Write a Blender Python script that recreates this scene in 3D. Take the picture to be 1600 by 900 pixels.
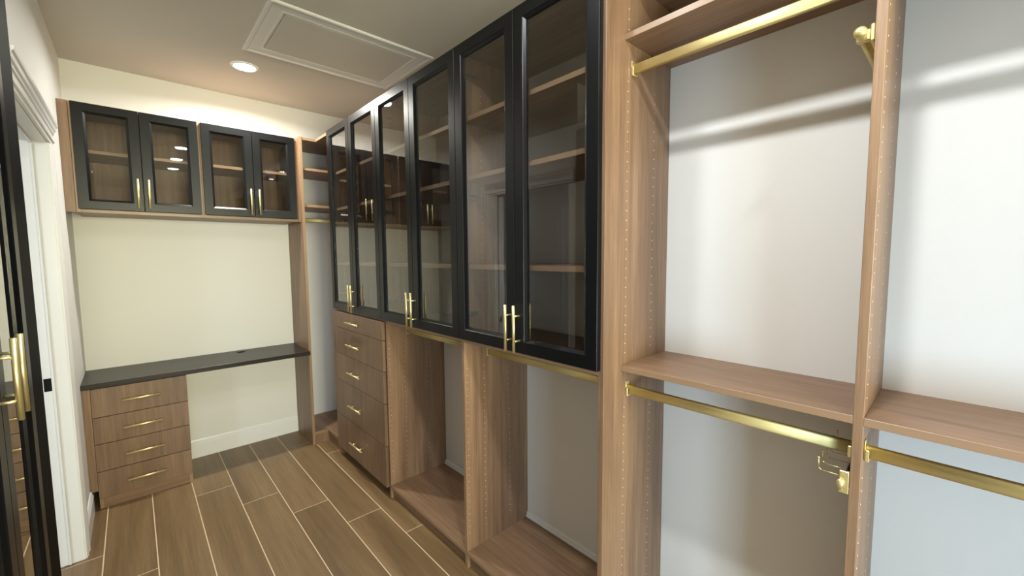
import bpy, bmesh, math, random
from mathutils import Matrix, Vector
random.seed(7)
for o in list(bpy.data.objects):
    bpy.data.objects.remove(o)
scn = bpy.context.scene
COL = scn.collection

# ------------------------------------------------------------------ camera
cam_d = bpy.data.cameras.new('camera')
cam = bpy.data.objects.new('camera', cam_d)
COL.objects.link(cam)
scn.camera = cam
F_PX = 646.475
cam_d.sensor_width = 36.0
cam_d.lens = F_PX / 1600 * 36.0
cam_d.clip_start = 0.02
yaw, pitch, roll = -0.7425, -0.0779, -0.0081
fwd = Vector((-math.sin(yaw) * math.cos(pitch), math.cos(yaw) * math.cos(pitch), math.sin(pitch)))
rgt = Vector((math.cos(yaw), math.sin(yaw), 0))
up = rgt.cross(fwd)
r2 = rgt * math.cos(roll) + up * math.sin(roll)
u2 = -rgt * math.sin(roll) + up * math.cos(roll)
m = Matrix((r2, u2, -fwd)).transposed().to_4x4()
m.translation = Vector((0, 0, 1.4937))
cam.matrix_world = m

# ------------------------------------------------------------------ world, lights, exposure
EXPOSURE = 0.0
W = bpy.data.worlds.new('world')
scn.world = W
W.use_nodes = True
W.node_tree.nodes['Background'].inputs[0].default_value = (0.55, 0.72, 1.0, 1)
W.node_tree.nodes['Background'].inputs[1].default_value = 1.0
vs = scn.view_settings
vs.view_transform = 'Standard'
vs.look = 'None'
vs.gamma = 1
vs.use_curve_mapping = False
vs.exposure = EXPOSURE

def area_light(name, loc, direction, sx, sy, power, col, shape='RECTANGLE', spread=math.pi):
    d = bpy.data.lights.new(name, 'AREA')
    d.shape = shape
    d.size = sx
    d.size_y = sy
    d.energy = power
    d.color = col
    d.spread = spread
    o = bpy.data.objects.new(name, d)
    COL.objects.link(o)
    o.location = loc
    o.rotation_euler = Vector(direction).to_track_quat('-Z', 'Y').to_euler()
    return o

# daylight outside the windows (the closet's and the bedroom's), and an added rear fill
area_light('daylight_closet_window', (-0.80, -2.1, 0.70), (2.3, 2.6, 0.0), 0.9, 0.8, 34, (0.58, 0.80, 1.0), spread=math.radians(95))
area_light('rear_fill_light', (0.35, -3.14, 1.5), (0, 1, 0.0), 1.5, 1.4, 60, (1.0, 0.96, 0.66), spread=math.radians(75))  # unseen source, added with a narrow beam to brighten the back wall
area_light('daylight_bedroom_window', (-2.2, -0.25, 1.5), (0, 1, -0.1), 1.5, 1.3, 80, (0.80, 0.90, 1.0))
# (x, y, watts, colour) of the recessed ceiling lamps; the fittings are built further down
LAMPS = [(0.615, 3.215, 29, (1.0, 0.98, 0.90)),
         (0.49, 0.95, 9, (0.94, 0.98, 1.0)),
         (0.49, 0.24, 18, (0.94, 0.98, 1.0)),
         (0.50, -0.49, 6, (0.94, 0.98, 1.0))]
ZC = 2.729

# ------------------------------------------------------------------ materials
MAT = {}
def new_mat(name):
    mt = bpy.data.materials.new(name)
    mt.use_nodes = True
    MAT[name] = mt
    nt = mt.node_tree
    return mt, nt, nt.nodes['Principled BSDF'], nt.nodes['Material Output']

def N(nt, t, **kw):
    n = nt.nodes.new(t)
    for k, v in kw.items():
        if k in n.inputs.keys():
            n.inputs[k].default_value = v
        else:
            setattr(n, k, v)
    return n

def srgb(r, g, b):
    f = lambda c: (c / 255 / 12.92) if c / 255 <= 0.04045 else ((c / 255 + 0.055) / 1.055) ** 2.4
    return (f(r), f(g), f(b), 1)

def plain(name, col, rough=0.5, metal=0.0, bump=0.0, bscale=200, var=0.0, spec=0.5):
    mt, nt, b, out = new_mat(name)
    b.inputs['Base Color'].default_value = col
    b.inputs['Roughness'].default_value = rough
    b.inputs['Metallic'].default_value = metal
    b.inputs['Specular IOR Level'].default_value = spec
    tc = N(nt, 'ShaderNodeTexCoord')
    nz = N(nt, 'ShaderNodeTexNoise', Scale=bscale, Detail=3.0)
    nt.links.new(tc.outputs['Object'], nz.inputs['Vector'])
    if bump:
        bp = N(nt, 'ShaderNodeBump', Strength=bump, Distance=0.002)
        nt.links.new(nz.outputs['Fac'], bp.inputs['Height'])
        nt.links.new(bp.outputs['Normal'], b.inputs['Normal'])
    if var:
        n2 = N(nt, 'ShaderNodeTexNoise', Scale=3.0, Detail=4.0)
        nt.links.new(tc.outputs['Object'], n2.inputs['Vector'])
        mx = N(nt, 'ShaderNodeMix', data_type='RGBA')
        mx.inputs[6].default_value = tuple(c * (1 - var) for c in col[:3]) + (1,)
        mx.inputs[7].default_value = tuple(min(1, c * (1 + var)) for c in col[:3]) + (1,)
        nt.links.new(n2.outputs['Fac'], mx.inputs[0])
        nt.links.new(mx.outputs[2], b.inputs['Base Color'])
    return mt

def wood(name, axis, dark, mid, light, rough=0.42, scale=1.0, bump=0.08, per_obj=0.10, figure=0.5):
    """laminate with grain running along the given axis"""
    mt, nt, b, out = new_mat(name)
    L = nt.links
    tc = N(nt, 'ShaderNodeTexCoord')
    oi = N(nt, 'ShaderNodeObjectInfo')
    mul = N(nt, 'ShaderNodeMath', operation='MULTIPLY')
    mul.inputs[1].default_value = 37.0
    L.new(oi.outputs['Random'], mul.inputs[0])
    add = N(nt, 'ShaderNodeVectorMath', operation='ADD')
    L.new(tc.outputs['Object'], add.inputs[0])
    L.new(mul.outputs[0], add.inputs[1])
    def mapped(cross, along):
        mp = N(nt, 'ShaderNodeMapping')
        s = [cross * scale] * 3
        s[axis] = along * scale
        mp.inputs['Scale'].default_value = s
        L.new(add.outputs[0], mp.inputs['Vector'])
        return mp
    broad = N(nt, 'ShaderNodeTexNoise', Scale=1.0, Detail=3.0, Roughness=0.55, Distortion=0.6)
    L.new(mapped(9, 0.8).outputs[0], broad.inputs['Vector'])
    streak = N(nt, 'ShaderNodeTexNoise', Scale=1.0, Detail=5.0, Roughness=0.65, Distortion=0.3)
    L.new(mapped(55, 1.6).outputs[0], streak.inputs['Vector'])
    fine = N(nt, 'ShaderNodeTexNoise', Scale=1.0, Detail=2.0, Roughness=0.7)
    L.new(mapped(330, 9).outputs[0], fine.inputs['Vector'])
    m1 = N(nt, 'ShaderNodeMix', data_type='FLOAT')
    m1.inputs[0].default_value = figure
    L.new(broad.outputs['Fac'], m1.inputs[2])
    L.new(streak.outputs['Fac'], m1.inputs[3])
    m2 = N(nt, 'ShaderNodeMix', data_type='FLOAT')
    m2.inputs[0].default_value = 0.22
    L.new(m1.outputs[0], m2.inputs[2])
    L.new(fine.outputs['Fac'], m2.inputs[3])
    cr = N(nt, 'ShaderNodeValToRGB')
    e = cr.color_ramp.elements
    e[0].position = 0.36; e[0].color = dark
    e[1].position = 0.64; e[1].color = light
    k = e.new(0.5); k.color = mid
    L.new(m2.outputs[0], cr.inputs[0])
    hv = N(nt, 'ShaderNodeHueSaturation')
    mr = N(nt, 'ShaderNodeMapRange')
    mr.inputs['To Min'].default_value = 1 - per_obj
    mr.inputs['To Max'].default_value = 1 + per_obj
    L.new(oi.outputs['Random'], mr.inputs['Value'])
    L.new(mr.outputs[0], hv.inputs['Value'])
    L.new(cr.outputs[0], hv.inputs['Color'])
    L.new(hv.outputs[0], b.inputs['Base Color'])
    b.inputs['Roughness'].default_value = rough
    bp = N(nt, 'ShaderNodeBump', Strength=bump, Distance=0.001)
    L.new(m2.outputs[0], bp.inputs['Height'])
    L.new(bp.outputs['Normal'], b.inputs['Normal'])
    return mt

WD, WM, WL = srgb(107, 82, 63), srgb(133, 104, 80), srgb(156, 126, 99)
for i, ax in enumerate('xyz'):
    wood('wood_' + ax, i, WD, WM, WL, per_obj=0.05)
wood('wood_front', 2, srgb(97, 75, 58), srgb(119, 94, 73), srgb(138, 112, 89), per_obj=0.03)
edge = plain('edge_band', srgb(148, 120, 94), 0.35, var=0.08)
wood('desk_top_wood', 0, srgb(26, 22, 21), srgb(38, 33, 31), srgb(50, 44, 41), rough=0.33, bump=0.15, per_obj=0)
wood('tile_wood', 1, srgb(98, 77, 51), srgb(121, 97, 67), srgb(141, 116, 83), rough=0.40, scale=0.55, per_obj=0.08, figure=0.35)
plain('grout', srgb(214, 190, 158), 0.9, bump=0.2, bscale=400)
plain('paint_wall', srgb(224, 223, 219), 0.55, bump=0.10, bscale=260, var=0.01)
plain('paint_ceiling', srgb(205, 200, 190), 0.8, bump=0.35, bscale=160, var=0.015)
plain('paint_trim', srgb(232, 232, 230), 0.28, bump=0.03, bscale=80)
wood('black_satin', 2, srgb(10, 11, 12), srgb(12, 13, 15), srgb(15, 16, 18), rough=0.33, bump=0.06, per_obj=0)
MAT['black_satin'].node_tree.nodes['Principled BSDF'].inputs['Specular IOR Level'].default_value = 0.28
MAT['desk_top_wood'].node_tree.nodes['Principled BSDF'].inputs['Specular IOR Level'].default_value = 0.3
plain('black_matte', srgb(13, 12, 12), 0.6, spec=0.04)
plain('black_metal', srgb(14, 14, 15), 0.3, 0.6)
plain('gold', srgb(232, 216, 160), 0.38, 0.85, bump=0.02, bscale=600)
plain('gold_satin', srgb(214, 198, 140), 0.52, 0.85, bump=0.02, bscale=600)
plain('nickel', srgb(190, 190, 188), 0.3, 1.0)
plain('pin_hole', srgb(214, 192, 170), 0.5)
plain('white_plastic', srgb(238, 238, 235), 0.4)

# thin clear glass: straight transmission plus the mirror reflection of both faces
mt, nt, b, out = new_mat('glass')
nt.nodes.remove(b)
tr = N(nt, 'ShaderNodeBsdfTransparent')
tr.inputs[0].default_value = (0.86, 0.86, 0.85, 1)
gl = N(nt, 'ShaderNodeBsdfGlossy')
gl.inputs['Roughness'].default_value = 0.012
gl.inputs['Color'].default_value = (1, 1, 1, 1)
fr = N(nt, 'ShaderNodeFresnel', IOR=1.52)
ge = N(nt, 'ShaderNodeNewGeometry')
inv = N(nt, 'ShaderNodeMath', operation='SUBTRACT')
inv.inputs[0].default_value = 1.0
nt.links.new(ge.outputs['Backfacing'], inv.inputs[1])
two = N(nt, 'ShaderNodeMath', operation='MULTIPLY')
two.inputs[1].default_value = 1.75
two.use_clamp = True
nt.links.new(fr.outputs[0], two.inputs[0])
fac = N(nt, 'ShaderNodeMath', operation='MULTIPLY')
nt.links.new(two.outputs[0], fac.inputs[0])
nt.links.new(inv.outputs[0], fac.inputs[1])
ms = N(nt, 'ShaderNodeMixShader')
nt.links.new(fac.outputs[0], ms.inputs[0])
nt.links.new(tr.outputs[0], ms.inputs[1])
nt.links.new(gl.outputs[0], ms.inputs[2])
nt.links.new(ms.outputs[0], out.inputs['Surface'])

mt, nt, b, out = new_mat('lamp_lens')
b.inputs['Emission Color'].default_value = (1.0, 0.93, 0.80, 1)
b.inputs['Emission Strength'].default_value = 40.0

# ------------------------------------------------------------------ mesh helpers
class MB:
    """collects shapes given in world coordinates; build() links them as ONE mesh"""
    def __init__(s):
        s.bm = bmesh.new()
    def box(s, x0, x1, y0, y1, z0, z1, bev=0.0, mi=0):
        x0, x1 = min(x0, x1), max(x0, x1)
        y0, y1 = min(y0, y1), max(y0, y1)
        z0, z1 = min(z0, z1), max(z0, z1)
        t = bmesh.new()
        bmesh.ops.create_cube(t, size=1)
        for v in t.verts:
            v.co = Vector(((x0 + x1) / 2 + v.co.x * (x1 - x0), (y0 + y1) / 2 + v.co.y * (y1 - y0), (z0 + z1) / 2 + v.co.z * (z1 - z0)))
        if bev:
            bmesh.ops.bevel(t, geom=t.edges[:], offset=bev, segments=1, affect='EDGES')
        s.merge(t, mi)
        return s
    def merge(s, t, mi=0):
        me = bpy.data.meshes.new('tmp')
        t.to_mesh(me); t.free()
        n0 = len(s.bm.faces)
        s.bm.from_mesh(me)
        bpy.data.meshes.remove(me)
        if mi:
            s.bm.faces.ensure_lookup_table()
            for f in s.bm.faces[n0:]:
                f.material_index = mi
    def cyl(s, a, b, r, seg=16, r2=None, smooth=True, sx=1.0, mi=0):
        a, b = Vector(a), Vector(b)
        d = b - a
        t = bmesh.new()
        bmesh.ops.create_cone(t, cap_ends=True, segments=seg, radius1=r, radius2=r if r2 is None else r2, depth=d.length)
        q = d.to_track_quat('Z', 'Y').to_matrix().to_4x4()
        for f in t.faces:
            f.smooth = smooth and len(f.verts) == 4
        bmesh.ops.transform(t, matrix=Matrix.Translation((a + b) / 2) @ q @ Matrix.Diagonal((sx, 1, 1, 1)), verts=t.verts)
        s.merge(t, mi)
        return s
    def ball(s, c, r, seg=16, sc=(1, 1, 1)):
        t = bmesh.new()
        bmesh.ops.create_uvsphere(t, u_segments=seg, v_segments=seg // 2, radius=r)
        for f in t.faces: f.smooth = True
        bmesh.ops.transform(t, matrix=Matrix.Translation(c) @ Matrix.Diagonal((*sc, 1)), verts=t.verts)
        s.merge(t)
        return s
    def poly(s, pts, vec, mi=0):
        """extrude a planar polygon (3D points) by vec"""
        t = bmesh.new()
        vec = Vector(vec)
        A = [t.verts.new(p) for p in pts]
        B = [t.verts.new(Vector(p) + vec) for p in pts]
        n = len(pts)
        t.faces.new(A); t.faces.new(B[::-1])
        for i in range(n):
            t.faces.new((A[i], B[i], B[(i + 1) % n], A[(i + 1) % n]))
        bmesh.ops.recalc_face_normals(t, faces=t.faces)
        s.merge(t, mi)
        return s
    def ring(s, fn, w, h, prof, closed=True):
        """rectangular frame: prof = [(inset, out)], fn maps (u, v, out) to the world"""
        t = bmesh.new()
        loops = []
        for ins, o in prof:
            loops.append([t.verts.new(fn(u, v, o)) for u, v in ((ins, ins), (w - ins, ins), (w - ins, h - ins), (ins, h - ins))])
        k = len(loops)
        for i in range(k if closed else k - 1):
            a, b2 = loops[i], loops[(i + 1) % k]
            for j in range(4):
                t.faces.new((a[j], a[(j + 1) % 4], b2[(j + 1) % 4], b2[j]))
        bmesh.ops.recalc_face_normals(t, faces=t.faces)
        s.merge(t)
        return s
    def build(s, name, mats, parent=None, kind=None, label=None):
        if isinstance(mats, str): mats = [mats]
        me = bpy.data.meshes.new(name)
        o = bpy.data.objects.new(name, me)
        COL.objects.link(o)
        if parent is not None:
            p, off = parent, Vector((0, 0, 0))
            while p is not None:
                off += p.location; p = p.parent
            c = Vector((0, 0, 0))
            vv = [v.co for v in s.bm.verts]
            lo = Vector([min(v[i] for v in vv) for i in range(3)]); hi = Vector([max(v[i] for v in vv) for i in range(3)])
            c = (lo + hi) / 2
            bmesh.ops.translate(s.bm, verts=s.bm.verts, vec=-c)
            o.parent = parent
            o.location = c - off
        else:
            vv = [v.co for v in s.bm.verts]
            c = Vector([(min(v[i] for v in vv) + max(v[i] for v in vv)) / 2 for i in range(3)])
            bmesh.ops.translate(s.bm, verts=s.bm.verts, vec=-c)
            o.location = c
        s.bm.to_mesh(me); s.bm.free()
        for mm in mats: me.materials.append(MAT[mm])
        if kind: o['kind'] = kind
        if label: o['label'] = label
        return o

def thing(name, loc, label, cat, group=None):
    o = bpy.data.objects.new(name, None)
    o.empty_display_size = 0.1
    COL.objects.link(o)
    o.location = loc
    o['label'] = label; o['category'] = cat
    if group: o['group'] = group
    return o

def box(name, mat, parent, *a, bev=0.0, kind=None, label=None):
    return MB().box(*a, bev=bev).build(name, mat, parent, kind=kind, label=label)

def struct(name, mat, *a, parent=None):
    return MB().box(*a).build(name, mat, parent, kind=None if parent else 'structure')

def board(name, parent, x0, x1, y0, y1, z0, z1, grain, front=None, label=None):
    """laminate board; the front edge (side 'x-', 'y-' ...) carries the paler edge band"""
    mb = MB().box(x0, x1, y0, y1, z0, z1, bev=0.0008)
    if front:
        ax = 'xyz'.index(front[0]); sg = -1 if front[1] == '-' else 1
        for f in mb.bm.faces:
            f.normal_update()
            if f.normal[ax] * sg > 0.6:
                f.material_index = 1
    return mb.build(name, ['wood_' + grain, 'edge_band'], parent, label=label)

# ------------------------------------------------------------------ key dimensions (metres)
XW, YB, XL = 1.508, 3.828, -0.258      # right wall, back wall, left wall
XF, XD, XH = 1.1016, 1.0793, 1.202     # cabinet fronts, door faces, hanging fronts
ZT, ZM = 2.390, 1.120                  # cabinet top, middle shelf
XN = -0.66                             # niche wall behind the left cabinet
YR = -3.0

# ------------------------------------------------------------------ room shell
floor = MB().box(-4.1, XW + .1, YR - .1, 6.7, -0.12, -0.0009).build('floor', 'grout', None, kind='structure')
GAP = 0.005
k = 0
for ci in range(-20, 9):
    gx = 0.012 + 0.2 * ci                       # left edge of the column
    if gx + 0.2 > XW + 0.1 or gx < -3.99: continue
    y = 2.275 - 0.304 * (ci - 4) - 1.235 * 20
    ylim = (YR, YB) if gx > -0.40 else (1.0, 6.6)
    if -0.7 < gx < -0.40: ylim = (YR, 6.6)
    x0, x1 = gx + GAP / 2, min(gx + 0.2, XW) - GAP / 2
    while y < 7:
        a, b_ = max(y + GAP / 2, ylim[0]), min(y + 1.235 - GAP / 2, ylim[1])
        if b_ - a > 0.02:
            MB().box(x0, x1, a, b_, -0.012, 0.0, bev=0.0006).build('floor_plank', 'tile_wood', floor)
        y += 1.235
struct('ceiling', 'paint_ceiling', -4.1, XW + .1, YR - .1, 6.7, ZC, ZC + .12)
wall_r = struct('wall_right', 'paint_wall', XW, XW + .1, YR - .1, YB + .1, 0, ZC)
wall_b = struct('wall_back', 'paint_wall', -0.36, XW, YB, YB + .1, 0, ZC)
RX0, RX1, RZ0, RZ1 = -.45, 1.15, .75, 2.25
wall_front = MB().box(XN - .1, RX0, YR - .1, YR, 0, ZC).box(RX1, XW, YR - .1, YR, 0, ZC).box(RX0, RX1, YR - .1, YR, 0, RZ0).box(RX0, RX1, YR - .1, YR, RZ1, ZC).build('wall_front', 'paint_wall', None, kind='structure')
w2 = thing('added_rear_window', ((RX0 + RX1) / 2, YR - .05, RZ0), 'x', 'window')  # unseen window, added as the opening for the rear fill light
del w2['category']; del w2['label']; w2['kind'] = 'structure'
f = lambda u, v, o: (RX0 + u, YR - .07 + o, RZ0 + v)
MB().ring(f, RX1 - RX0, RZ1 - RZ0, [(0, 0), (0, .05), (.05, .05), (.05, 0)]).build('window_frame', 'paint_trim', w2)
box('pane', 'glass', w2, RX0 + .045, RX1 - .045, YR - .055, YR - .05, RZ0 + .045, RZ1 - .045)
box('window_sill', 'paint_trim', w2, RX0 - .03, RX1 + .03, YR, YR + .04, RZ0 - .03, RZ0, bev=.004)
DY0, DY1, DZ = 2.02, 2.89, 2.03             # doorway in the left wall
lw = MB()
lw.box(XL - .10, XL, DY1 + .018, YB, 0, ZC)
lw.box(XL - .10, XL, DY0 - .018, DY1 + .018, DZ + .018, ZC)
lw.box(XN, XL, 1.945, DY0 - .018, 0, ZC)
lw.build('wall_left', 'paint_wall', None, kind='structure')
lw = MB()                                     # niche wall with the window opening
WY0, WY1, WZ0, WZ1 = -2.6, -1.6, 0.25, 1.15
lw.box(XN - .1, XN, YR, WY0, 0, ZC).box(XN - .1, XN, WY1, DY0 - .018, 0, ZC)
lw.box(XN - .1, XN, WY0, WY1, 0, WZ0).box(XN - .1, XN, WY0, WY1, WZ1, ZC)
lw.build('wall_niche', 'paint_wall', None, kind='structure')
wn = thing('window_1', (XN - .05, (WY0 + WY1) / 2, WZ0), 'white window behind the camera', 'window')
del wn['category']; wn['kind'] = 'structure'
f = lambda u, v, o: (XN - .07 + o, WY0 + u, WZ0 + v)
MB().ring(f, WY1 - WY0, WZ1 - WZ0, [(0, 0), (0, .05), (.05, .05), (.05, 0)]).build('window_frame', 'paint_trim', wn)
box('pane', 'glass', wn, XN - .055, XN - .05, WY0 + .045, WY1 - .045, WZ0 + .045, WZ1 - .045)
box('window_sill', 'paint_trim', wn, XN, XN + .04, WY0 - .03, WY1 + .03, WZ0 - .03, WZ0, bev=.004)

# bedroom beyond the doorway
struct('wall_bedroom_far', 'paint_wall', -4.1, -4.0, 0.0, 6.6, 0, ZC)
struct('wall_bedroom_end', 'paint_wall', -4.1, XL - .1, 6.6, 6.7, 0, ZC)
struct('wall_bedroom_side', 'paint_wall', XL - .10, XL, YB + .1, 6.6, 0, ZC)
bw = MB()
bw.box(-4.0, -3.0, 0.0, .1, 0, ZC).box(-1.4, XN - .1, 0.0, .1, 0, ZC).box(-3.0, -1.4, 0, .1, 0, .8).box(-3.0, -1.4, 0, .1, 2.2, ZC)
bw.build('wall_bedroom_window', 'paint_wall', None, kind='structure')
d1 = MB()
fd = lambda u, v, o: (-4.0 + o, 5.25 + u, 0.0 + v)
d1.box(-4.0, -3.965, 5.25, 6.15, 0.005, 2.42)
d1 = d1.build('door_1', 'paint_trim', None, kind='structure')
for (a, b_) in ((.25, .62), (.74, 1.0), (1.12, 1.38), (1.50, 1.78), (1.90, 2.28)):
    fp = lambda u, v, o, a=a: (-3.965 + o, 5.37 + u, a + v)
    MB().ring(fp, .66, b_ - a, [(0, 0), (0, .012), (.012, .016), (.03, .004), (.045, .004), (.06, .012), (.329 if b_ - a > .66 else (b_ - a) / 2 - .002, .012)], closed=False).build('door_panel', 'paint_trim', d1)
MB().box(-4.0, -3.985, .1, 5.22, 0, .14, bev=.003).build('baseboard_bedroom', 'paint_trim', None, kind='structure')

# doorway: jambs, stops, casing, header, strike plate
dw = MB()
JX0, JX1 = XL - .115, XL + .004
dw.box(JX0, JX1, DY1, DY1 + .018, 0, DZ)
dw.box(JX0, JX1, DY0 - .018, DY0, 0, DZ)
dw.box(JX0, JX1, DY0 - .018, DY1 + .018, DZ, DZ + .018)
trim1 = dw.build('trim_1', 'paint_trim', None, kind='structure')
st = MB()
st.box(XL - .052, XL - .041, DY1 - .011, DY1 - .0005, 0.001, DZ - .001, bev=.002)
st.box(XL - .052, XL - .041, DY0 + .0005, DY0 + .011, 0.001, DZ - .001, bev=.002)
st.box(XL - .052, XL - .041, DY0 + .011, DY1 - .011, DZ - .011, DZ - .001, bev=.002)
st.build('door_stop', 'paint_trim', trim1)
sp = MB().box(XL - .078, XL - .0525, DY1 - .003, DY1 - .0003, .872, .934, bev=.0008)
sp.box(XL - .073, XL - .060, DY1 - .0045, DY1 - .003, .886, .920, bev=.0005)
sp.build('strike_plate', 'black_metal', trim1, label='small black metal strike plate')
def casing(y0, y1):
    c = MB()
    c.poly([(XL, y0, 0), (XL + .010, y0, 0), (XL + .016, y0 + (y1 - y0) * .25, 0), (XL + .014, y0 + (y1 - y0) * .6, 0), (XL + .018, y0 + (y1 - y0) * .8, 0), (XL + .018, y1, 0), (XL, y1, 0)], (0, 0, DZ + .004))
    return c
t2 = casing(DY1 + .005, DY1 + .085).build('trim_2', 'paint_trim', None, kind='structure')
hd = MB()
prof = [(0, 2.035), (.014, 2.035), (.014, 2.048), (.020, 2.052), (.020, 2.060), (.016, 2.064), (.016, 2.086), (.021, 2.091), (.022, 2.099), (.027, 2.106), (.029, 2.120), (.034, 2.127), (.036, 2.138), (0, 2.138)]
hd.poly([(XL + a, DY0 - .05, z) for a, z in prof], (0, DY1 + .105 - DY0 + .05, 0))
hd.build('trim_3', 'paint_trim', None, kind='structure')

# baseboards (profiled), cut where the cabinet panels stand
def base_x(name, x0, x1, y, h, sgn=-1):
    m_ = MB()
    m_.poly([(x0, y, 0), (x0, y + sgn * .014, 0), (x0, y + sgn * .014, h * .76), (x0, y + sgn * .010, h * .80), (x0, y + sgn * .010, h * .92), (x0, y + sgn * .004, h), (x0, y, h)], (x1 - x0, 0, 0))
    return m_.build(name, 'paint_trim', None, kind='structure')
def base_y(name, y0, y1, x, h, sgn=-1):
    m_ = MB()
    m_.poly([(x, y0, 0), (x + sgn * .014, y0, 0), (x + sgn * .014, y0, h * .80), (x + sgn * .010, y0, h * .86), (x + sgn * .010, y0, h * .93), (x + sgn * .004, y0, h), (x, y0, h)], (0, y1 - y0, 0))
    return m_.build(name, 'paint_trim', None, kind='structure')
base_x('baseboard_back', .223, .981, YB, .135)
base_y('baseboard_left', DY1 + .086, 3.41, XL, .125, 1)

# ------------------------------------------------------------------ fittings shared by the cabinets
def handle(fn, cu, cv, length, out, vertical, parent, mat='gold', r=.0058, so=.030, posts=.27):
    """bar handle on two posts; fn maps (u, v, out)"""
    h = MB()
    dlt = (lambda t: (cu, cv + t)) if vertical else (lambda t: (cu + t, cv))
    p = lambda t, o: fn(*dlt(t), o)
    h.cyl(p(-length / 2, out + so), p(length / 2, out + so), r, 14)
    for sgn in (-1, 1):
        h.cyl(p(sgn * length * posts, out), p(sgn * length * posts, out + so), r * .62, 10)
    return h.build('handle', mat, parent)

def glass_door(parent, fn, w, h, t=.0205, s=.058, hu=None, hv=None, hinge_u=None, label=None):
    mb = MB()
    mb.ring(fn, w, h, [(0, 0), (0, t - .0012), (.0012, t), (s - .012, t), (s - .010, t - .0025), (s, t - .009), (s, .0)])
    d = mb.build('door', 'black_satin', parent, label=label)
    g = MB()
    c = [fn(a, b_, o) for a in (s - .004, w - s + .004) for b_ in (s - .004, h - s + .004) for o in (.004, .008)]
    # the rebate holds the pane: shrink to just inside the opening
    c = [fn(a, b_, o) for a in (s + .0005, w - s - .0005) for b_ in (s + .0005, h - s - .0005) for o in (.004, .008)]
    g.box(min(p[0] for p in c), max(p[0] for p in c), min(p[1] for p in c), max(p[1] for p in c), min(p[2] for p in c), max(p[2] for p in c))
    g.build('glass_pane', 'glass', d)
    if hu is not None:
        handle(fn, hu, hv, .179, t, True, d)
    if hinge_u is not None:
        sg = 1 if hinge_u < w / 2 else -1
        for hz in (.11, h / 2, h - .11):
            hb = MB()
            def bb(u0, u1, v0, v1, o0, o1):
                q = [fn(a, b_, o) for a in (u0, u1) for b_ in (v0, v1) for o in (o0, o1)]
                hb.box(min(p[0] for p in q), max(p[0] for p in q), min(p[1] for p in q), max(p[1] for p in q), min(p[2] for p in q), max(p[2] for p in q), bev=.001)
            u = hinge_u
            bb(u + sg * .020, u + sg * .052, hz - .025, hz + .025, -.0025, -.0003)
            bb(u + sg * .019, u + sg * .034, hz - .008, hz + .008, -.030, -.0025)
            bb(u + sg * .0185, u + sg * .028, hz - .010, hz + .010, -.075, -.028)
            hb.build('hinge', 'nickel', d)
    return d

def rod(parent, x, z, y0, y1, axis='y', h=.031, w=.015, ends=True):
    r = MB()
    n = 20
    prof = []
    for i in range(n):
        a = 2 * math.pi * i / n
        ca, sa = math.cos(a), math.sin(a)
        prof.append((w / 2 * math.copysign(abs(ca) ** .55, ca), (h / 2 - w / 2) * (1 if sa > 0 else -1) * (1 if abs(sa) > .05 else 0) + w / 2 * sa))
    if axis == 'y':
        r.poly([(x + a, y0 + .0005, z + b_) for a, b_ in prof], (0, y1 - y0 - .001, 0))
    else:
        r.poly([(y0 + .0005, x + a, z + b_) for a, b_ in prof], (y1 - y0 - .001, 0, 0))
    for f_ in r.bm.faces:
        if len(f_.verts) == 4: f_.smooth = True
    ro = r.build('hanging_rod', 'gold_satin', parent)
    for yy, sg in ((y0, 1), (y1, -1)):
        c = MB()
        P_ = (lambda a, t, b_: (x + a, t, z + b_)) if axis == 'y' else (lambda a, t, b_: (t, x + a, z + b_))
        def bx(a0, a1, t0, t1, b0, b1):
            q0, q1 = P_(a0, t0, b0), P_(a1, t1, b1)
            c.box(q0[0], q1[0], q0[1], q1[1], q0[2], q1[2], bev=.0008)
        bx(-.010, .010, yy + sg * .0003, yy + sg * .0025, -h / 2 - .005, h / 2 + .012)     # flange
        bx(-.0125, -.0095, yy + sg * .003, yy + sg * .010, -h / 2 - .006, .006)          # cup sides and floor
        bx(.0095, .0125, yy + sg * .003, yy + sg * .010, -h / 2 - .006, .006)
        bx(-.0095, .0095, yy + sg * .003, yy + sg * .010, -h / 2 - .006, -h / 2 - .001)
        c.build('rod_bracket', 'gold', ro)
    return ro

def pin_holes(parent, xs, y, z0=.16, z1=2.30, step=.032, off=.0, skip=()):
    """rows of shelf pin holes drilled in a panel face that looks towards -y"""
    mb = bmesh.new()
    for x in xs:
        z = z0 + off
        while z < z1:
            if not any(a < z < b_ for a, b_ in skip):
                ring = [mb.verts.new((x + .0023 * math.cos(i * math.pi / 3), y, z + .0023 * math.sin(i * math.pi / 3))) for i in range(6)]
                inn = [mb.verts.new((x + .0018 * math.cos(i * math.pi / 3), y - .0006, z + .0018 * math.sin(i * math.pi / 3))) for i in range(6)]
                mb.faces.new(inn)
                for i in range(6):
                    mb.faces.new((ring[i], ring[(i + 1) % 6], inn[(i + 1) % 6], inn[i]))
            z += step
    q = MB(); q.merge(mb)
    return q.build('pin_holes', 'pin_hole', parent, kind='stuff')

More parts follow.
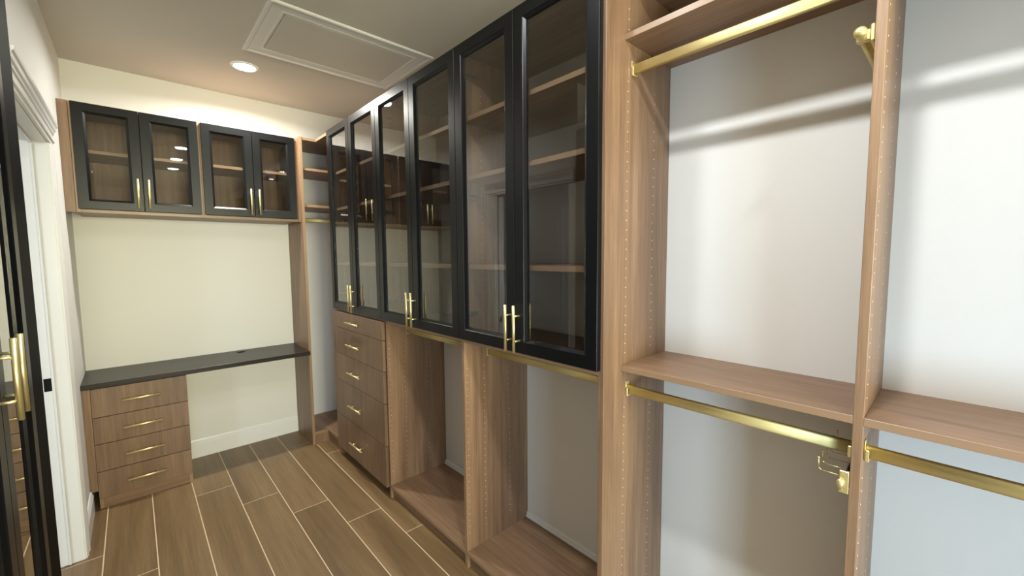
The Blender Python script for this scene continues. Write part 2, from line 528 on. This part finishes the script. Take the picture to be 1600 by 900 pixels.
def drawer(parent, fn, w, h, hl, dirs, t=.019):
    """drawer front with bar handle; fn maps (u, v, out)"""
    q = [fn(a, b_, o) for a in (0, w) for b_ in (0, h) for o in (0, t)]
    mb = MB().box(min(p[0] for p in q), max(p[0] for p in q), min(p[1] for p in q), max(p[1] for p in q), min(p[2] for p in q), max(p[2] for p in q), bev=.0012)
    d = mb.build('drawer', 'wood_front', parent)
    # drawer box behind the front
    q = [fn(a, b_, o) for a in (.03, w - .03) for b_ in (.02, h - .03) for o in (-.33, -.001)]
    MB().box(min(p[0] for p in q), max(p[0] for p in q), min(p[1] for p in q), max(p[1] for p in q), min(p[2] for p in q), max(p[2] for p in q)).build('drawer_box', 'wood_x', d)
    handle(fn, w / 2, h * .5, hl, t, False, d)
    return d

# ------------------------------------------------------------------ right run: three glass-door units
PY = [3.126, 2.3205, 1.5300, .7670]          # near faces of the vertical panels (thickness 19 mm)
TH = .019
DJ = [3.133, 2.7357, 2.3350, 1.9421, 1.5396, 1.1602, .7765]   # door joints
labels = ['farthest wood cabinet of the run, five drawers below two narrow black glass doors',
          'middle wood cabinet with two black glass doors over an open bay, beside the five drawers',
          'nearest glass-door cabinet unit, black doors above an open bay beside the tall wood end panel']
for k in range(3):
    ya, yb = PY[k + 1] + TH, PY[k]             # clear inside
    root = thing('tall_cabinet', (XF, (ya + yb) / 2, 0), labels[k], 'cabinet', 'glass-door cabinets on the right wall')
    if k == 0:
        board('side_panel', root, XF, XW, PY[0], PY[0] + TH, 0, ZT, 'z')
    sp_ = board('side_panel', root, XF, XW, PY[k + 1], PY[k + 1] + TH, 0, ZT, 'z')
    if k == 2:
        pin_holes(sp_, [1.2245, 1.395], PY[3], off=.008, skip=((2.07, 2.2), (1.0, 1.13)))
    board('top_panel', root, XF, XW, ya, yb, ZT - TH, ZT, 'y', 'x-')
    board('bottom_panel', root, XF, XW, ya, yb, ZM - TH - .001, ZM - .001, 'y', 'x-', label=None)
    for z in (2.100, 1.845, 1.455):
        board('shelf', root, 1.115, XW, ya, yb, z - TH, z, 'y', 'x-')
    board('deck', root, XF, XW - .015, ya, yb, .066, .085, 'y', 'x-')
    kx = 1.15 if k == 0 else 1.118
    board('toe_kick', root, kx, kx + .016, ya, yb, 0, .066, 'y')
    if k:
        # pin holes on the far panel of the bay (it faces the camera)
        far = [o for o in root.children if o.name.startswith('side_panel')][0]
        base_y('baseboard_right', ya, yb, XW, .113)
        rod(root, 1.243, 1.037, ya, yb)
    # doors: fn(u along y from the far edge towards the camera, v up, out towards -x)
    for j in range(2):
        y1_, y0_ = DJ[2 * k + j], DJ[2 * k + j + 1]
        g = .0015
        fn = lambda u, v, o, y1_=y1_: (XD + .0205 - o, y1_ - g - u, 1.119 + v)
        w = y1_ - y0_ - 2 * g
        hu = w - .022 if j == 0 else .022
        glass_door(root, fn, w, 2.3925 - 1.119, hu=hu, hv=1.2165 - 1.119, hinge_u=(0 if j == 0 else w))
    if k == 0:
        tops = [1.108, .990, .800, .600, .333, .072]
        for a, b_ in zip(tops[:-1], tops[1:]):
            y1_ = 3.1400
            fn = lambda u, v, o, y1_=y1_, b_=b_: (XF - .0035 - o, y1_ - u, b_ + v)
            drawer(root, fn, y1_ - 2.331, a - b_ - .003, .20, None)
# pin holes on the faces of the two panels that look at the camera inside the open bays
roots = [o for o in bpy.data.objects if o.name.startswith('tall_cabinet')]
for k, rt in enumerate(roots[:2]):
    sps = [o for o in rt.children if o.name.startswith('side_panel')]
    pin_holes(sps[-1], [1.118, 1.217, 1.378], PY[k + 1], off=.012, skip=((.99, 1.13), (1.43, 1.46), (1.82, 1.85), (2.075, 2.105)))

# ------------------------------------------------------------------ hanging sections
P2 = .134; P3 = -.499
def hanging(label, yn, yf, panel_name):
    """between far face yf and near face yn; the unit owns the partition at its near end"""
    root = thing('hanging_unit', (XH, (yn + yf) / 2, 0), label, 'closet unit', 'open hanging units on the right wall')
    pn = board(panel_name, root, XH, XW, yn - TH, yn, 0, 2.40, 'z')
    pin_holes(pn, [1.2305, 1.395], yn - TH, off=.008, skip=((2.07, 2.2), (1.0, 1.13), (2.36, 2.4)))
    for nm, z in (('top_shelf', ZT), ('shelf', 2.196), ('shelf', ZM)):
        board(nm, root, XH, XW, yn, yf, z - TH, z, 'y', 'x-')
    rod(root, 1.251, 2.098, yn, yf)
    rod(root, 1.241, 1.031, yn, yf)
    base_y('baseboard_right', yn, yf, XW, .113)
    return root
hu1 = hanging('open double hanging unit with two gold rods, directly beside the glass-door cabinets', P2 + TH, PY[3], 'partition')
hu2 = hanging('second open hanging unit at the right edge, beyond the slim wood partition', P3 + TH, P2, 'partition')

# pull-out valet rod on the partition
X0, Y0_, Z0_ = 1.190, .176, 1.968
vr = thing('valet_rod', (X0 + .02, P2 + TH, Z0_), 'gold round-ended valet rod high on the wood partition', 'valet rod')
MB().cyl((X0, Y0_, Z0_), (X0 + .28, Y0_, Z0_), .0085, 18).ball((X0, Y0_, Z0_), .0125, 18).build('rod', 'gold_satin', vr)
q = MB().box(X0 + .012, X0 + .300, P2 + TH + .0005, P2 + TH + .008, Z0_ - .018, Z0_ + .018, bev=.002)
q.box(X0 + .020, X0 + .034, P2 + TH + .008, Y0_ + .010, Z0_ - .012, Z0_ + .012, bev=.002).box(X0 + .25, X0 + .264, P2 + TH + .008, Y0_ + .010, Z0_ - .012, Z0_ + .012, bev=.002)
q.build('rail', 'gold_satin', vr)

# sliding belt rack under the middle shelf
bk = thing('belt_rack', (1.205, P2 + TH, .955), 'gold sliding belt rack with wire hooks on the partition under the middle shelf', 'belt rack')
yp = P2 + TH
q = MB().box(1.222, 1.49, yp + .0005, yp + .010, .938, .978, bev=.001)
q.build('rail', 'black_metal', bk)
q = MB().box(1.201, 1.205, yp + .001, yp + .019, .930, .984, bev=.0012)
q.box(1.205, 1.470, yp + .011, yp + .014, .944, .972, bev=.0008)
for zz in (.937, .977):
    q.cyl((1.2005, yp + .013, zz), (1.1990, yp + .013, zz), .0026, 10)
q.build('slide_plate', 'gold', bk)
MB().ball((1.197, yp + .0165, .953), .0075, 14, (.7, 1, 1.6)).build('knob', 'gold', bk)
for i in range(6):
    hx = 1.208 + .044 * i
    q = MB()
    pts = [(hx, yp + .012, .968), (hx, yp + .055, .968), (hx, yp + .060, .973), (hx, yp + .061, .996)]
    for a, b_ in zip(pts[:-1], pts[1:]): q.cyl(a, b_, .0014, 8)
    q.ball((hx, yp + .061, .997), .0028, 10)
    for p_ in pts[1:3]: q.ball(p_, .0014, 8)
    q.build('hook', 'gold', bk)

# ------------------------------------------------------------------ corner unit
cr_ = thing('corner_unit', (1.001, 3.425, 0), 'open corner shelf unit with L-shaped shelves at the right end of the desk', 'shelf unit')
YP = 3.425
board('side_panel', cr_, .982, 1.001, YP, YB, 0, 2.402, 'z', 'y-')
def Lboard(name, z, t, mat='wood_y', fx=XF, fy=YP + .004, extra=0.0):
    q = MB()
    y0 = PY[0] + TH
    q.poly([(1.001, fy, z - t), (fx, fy, z - t), (fx, y0, z - t), (XW, y0, z - t), (XW, YB, z - t), (1.001, YB, z - t)], (0, 0, t))
    for f_ in q.bm.faces:
        f_.normal_update()
        if abs(f_.normal.z) < .5 and (f_.normal.x < -.5 or f_.normal.y < -.5): f_.material_index = 1
    return q.build(name, [mat, 'edge_band'], cr_)
Lboard('top_shelf', 2.400, TH)
for z in (2.176, 1.899): board('shelf', cr_, 1.001, XW, YP + .012, YB, z - TH, z, 'x', 'y-')
Lboard('deck', .100, TH)
q = MB().poly([(1.001, YP + .012, 0), (XF + .010, YP + .012, 0), (XF + .010, PY[0] + TH, 0), (XF + .026, PY[0] + TH, 0), (XF + .026, YP + .028, 0), (1.001, YP + .028, 0)], (0, 0, .081))
q.build('toe_kick', 'wood_z', cr_)
rod(cr_, 3.63, 1.795, 1.001, XW, axis='x')

# ------------------------------------------------------------------ desk
DT = .768
cabL, cabR = -.222, .222
desk = thing('desktop', (.36, 3.60, DT), 'dark espresso wood desktop along the back wall, on top of the drawer unit', 'desk')
MB().box(XL, .982, 3.385, YB, DT - .030, DT, bev=.0015).build('worktop', 'desk_top_wood', desk)
gm = MB().cyl((.588, 3.765, DT), (.588, 3.765, DT + .004), .030, 28, r2=.028)
gm.box(.578, .598, 3.735, 3.752, DT + .004, DT + .0055)
gm.build('cable_grommet', 'black_metal', desk, label='round black cable grommet')
du = thing('drawer_unit', (0, 3.60, 0), 'brown wood four-drawer unit under the left end of the dark desktop', 'drawers')
zt_ = DT - .030
board('side_panel', du, cabL, cabL + TH, 3.420, YB - .0005, 0, zt_, 'z', 'y-')
board('side_panel', du, cabR - TH, cabR, 3.420, YB - .0005, 0, zt_, 'z', 'y-')
board('bottom_panel', du, cabL + TH, cabR - TH, 3.420, YB, .075, .094, 'x', 'y-')
board('filler_strip', du, XL, cabL - .0005, 3.412, 3.430, .115, zt_, 'z')
board('toe_kick', du, cabL + TH, cabR - TH, 3.421, 3.437, 0, .075, 'x')
tops = [.736, .562, .400, .234, .070]
for a, b_ in zip(tops[:-1], tops[1:]):
    fn = lambda u, v, o, b_=b_: (cabL + .001 + u, 3.4185 - o, b_ + v)
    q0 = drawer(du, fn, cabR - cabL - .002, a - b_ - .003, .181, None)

# ------------------------------------------------------------------ wall cabinets above the desk
YU = 3.4505                                    # door faces
fnames = ['black glass-door wall cabinet above the desk, left of the pair, at the left wall',
          'black glass-door wall cabinet above the desk, right of the pair, next to the corner unit']
spans = [(-.215, .3795), (.3805, .963)]
dspan = [(-.2060, .0830, .3700), (.3850, .6780, .9560)]
for k in range(2):
    a, b_ = spans[k]
    root = thing('wall_cabinet', ((a + b_) / 2, 3.6, 1.765), fnames[k], 'cabinet', 'wall cabinets above the desk')
    board('side_panel', root, a, a + TH, 3.472, YB, 1.765, ZT, 'z', 'y-')
    board('side_panel', root, b_ - TH, b_, 3.472, YB, 1.765, ZT, 'z', 'y-')
    board('top_panel', root, a + TH, b_ - TH, 3.472, YB, ZT - TH, ZT, 'x', 'y-')
    board('bottom_panel', root, a + TH, b_ - TH, 3.472, YB, 1.765, 1.765 + TH, 'x', 'y-')
    board('back_panel', root, a + TH, b_ - TH, YB - .007, YB - .001, 1.784, ZT - TH, 'z')
    board('shelf', root, a + TH, b_ - TH, 3.490, YB - .007, 2.130 - TH, 2.130, 'x', 'y-')
    if k == 0: board('filler_strip', root, XL, a - .0003, 3.466, 3.484, 1.765, ZT, 'z')
    else: board('filler_strip', root, b_ + .0003, .9815, 3.466, 3.484, 1.765, ZT, 'z')
    for j in range(2):
        x0, x1 = dspan[k][j] + .0015, dspan[k][j + 1] - .0015
        fn = lambda u, v, o, x0=x0: (x0 + u, 3.471 - o, 1.785 + v)
        w = x1 - x0
        glass_door(root, fn, w, ZT - .003 - 1.785, hu=(w - .024 if j == 0 else .024), hv=.103, hinge_u=(0 if j == 0 else w))

# ------------------------------------------------------------------ left cabinet with tall glass doors
XC = -.2255
lc = thing('tall_cabinet', (XC, 1.40, 0), 'tall black cabinet with glass doors and gold handles at the left edge, nearest the camera', 'cabinet')
YL0, YL1 = 1.015, 1.777
board('side_panel', lc, XN, XC - .022, YL0 - TH, YL0, 0, ZT, 'z', 'x+')
MB().box(XN, XC - .022, YL1, YL1 + TH, 0, ZT, bev=.0008).build('side_panel', 'black_satin', lc)
MB().box(XC - .021, XC - .001, YL1 - .008, 1.932, 0, 2.393, bev=.001).build('filler_panel', 'black_matte', lc, label='black flat filler panel')
MB().box(XN, XC - .022, 1.912, 1.931, 0, 2.39, bev=.0008).build('end_panel', 'wood_z', lc)
board('top_panel', lc, XN, XC - .022, YL0, YL1, ZT - TH, ZT, 'y', 'x+')
board('bottom_panel', lc, XN, XC - .022, YL0, YL1, .081, .10, 'y', 'x+')
board('toe_kick', lc, XC - .06, XC - .044, YL0, YL1, 0, .081, 'y')
board('back_panel', lc, XN + .0005, XN + .007, YL0, YL1, .10, ZT - TH, 'z')
for z in (.55, .95, 1.30, 1.65, 2.0):
    board('shelf', lc, XN + .007, XC - .04, YL0, YL1, z - TH, z, 'y', 'x+')
for j, (y0, y1) in enumerate(((1.0265, 1.3935), (1.3965, 1.7635))):
    fn = lambda u, v, o, y0=y0: (XC - .0205 + o, y0 + u, .105 + v)
    w = y1 - y0
    glass_door(lc, fn, w, 2.3925 - .105, s=.064, hu=(w - .030 if j == 0 else .036), hv=1.2375 - .105)

# ------------------------------------------------------------------ ceiling fittings
nm = ['glowing round recessed ceiling lamp above the desk', 'recessed ceiling lamp reflected as the topmost of three highlights in the left wall cabinet glass',
      'recessed ceiling lamp reflected as the middle of three highlights in the left wall cabinet glass', 'recessed ceiling lamp reflected as the lowest of three highlights in the left wall cabinet glass']
for (x, y, pw, col), lb in zip(LAMPS, nm):
    rt = thing('recessed_lamp', (x, y, ZC), lb, 'ceiling lamp', 'recessed ceiling lamps')
    q = bmesh.new()
    prof = [(.0595, -.002), (.063, -.007), (.074, -.005), (.077, -.0003)]
    seg = 40
    rows = [[q.verts.new((x + r_ * math.cos(2 * math.pi * i / seg), y + r_ * math.sin(2 * math.pi * i / seg), ZC + dz)) for i in range(seg)] for r_, dz in prof]
    for a, b_ in zip(rows[:-1], rows[1:]):
        for i in range(seg):
            f_ = q.faces.new((a[i], a[(i + 1) % seg], b_[(i + 1) % seg], b_[i])); f_.smooth = True
    mb = MB(); mb.merge(q); mb.build('trim_ring', 'white_plastic', rt)
    MB().cyl((x, y, ZC - .0042), (x, y, ZC - .0015), .0605, 36).build('lens', 'lamp_lens', rt)
    area_light('lamp_glow', (x, y, ZC - .012), (0, 0, -1), .105, .105, pw, col, 'DISK', spread=math.radians(165))

ah = thing('attic_hatch', (1.0, 2.62, ZC), 'white framed attic access hatch in the ceiling', 'hatch')
fh = lambda u, v, o: (.555 + u, 2.295 + v, ZC - o)
MB().ring(fh, .905, .650, [(0, 0), (0, .007), (.005, .011), (.018, .011), (.026, .006), (.074, .006), (.080, .008), (.088, .007), (.092, .003), (.092, 0)]).build('frame', 'paint_wall', ah)
MB().box(.555 + .0955, .555 + .905 - .0955, 2.295 + .0955, 2.295 + .650 - .0955, ZC - .007, ZC - .0005, bev=.001).build('panel', 'paint_ceiling', ah)
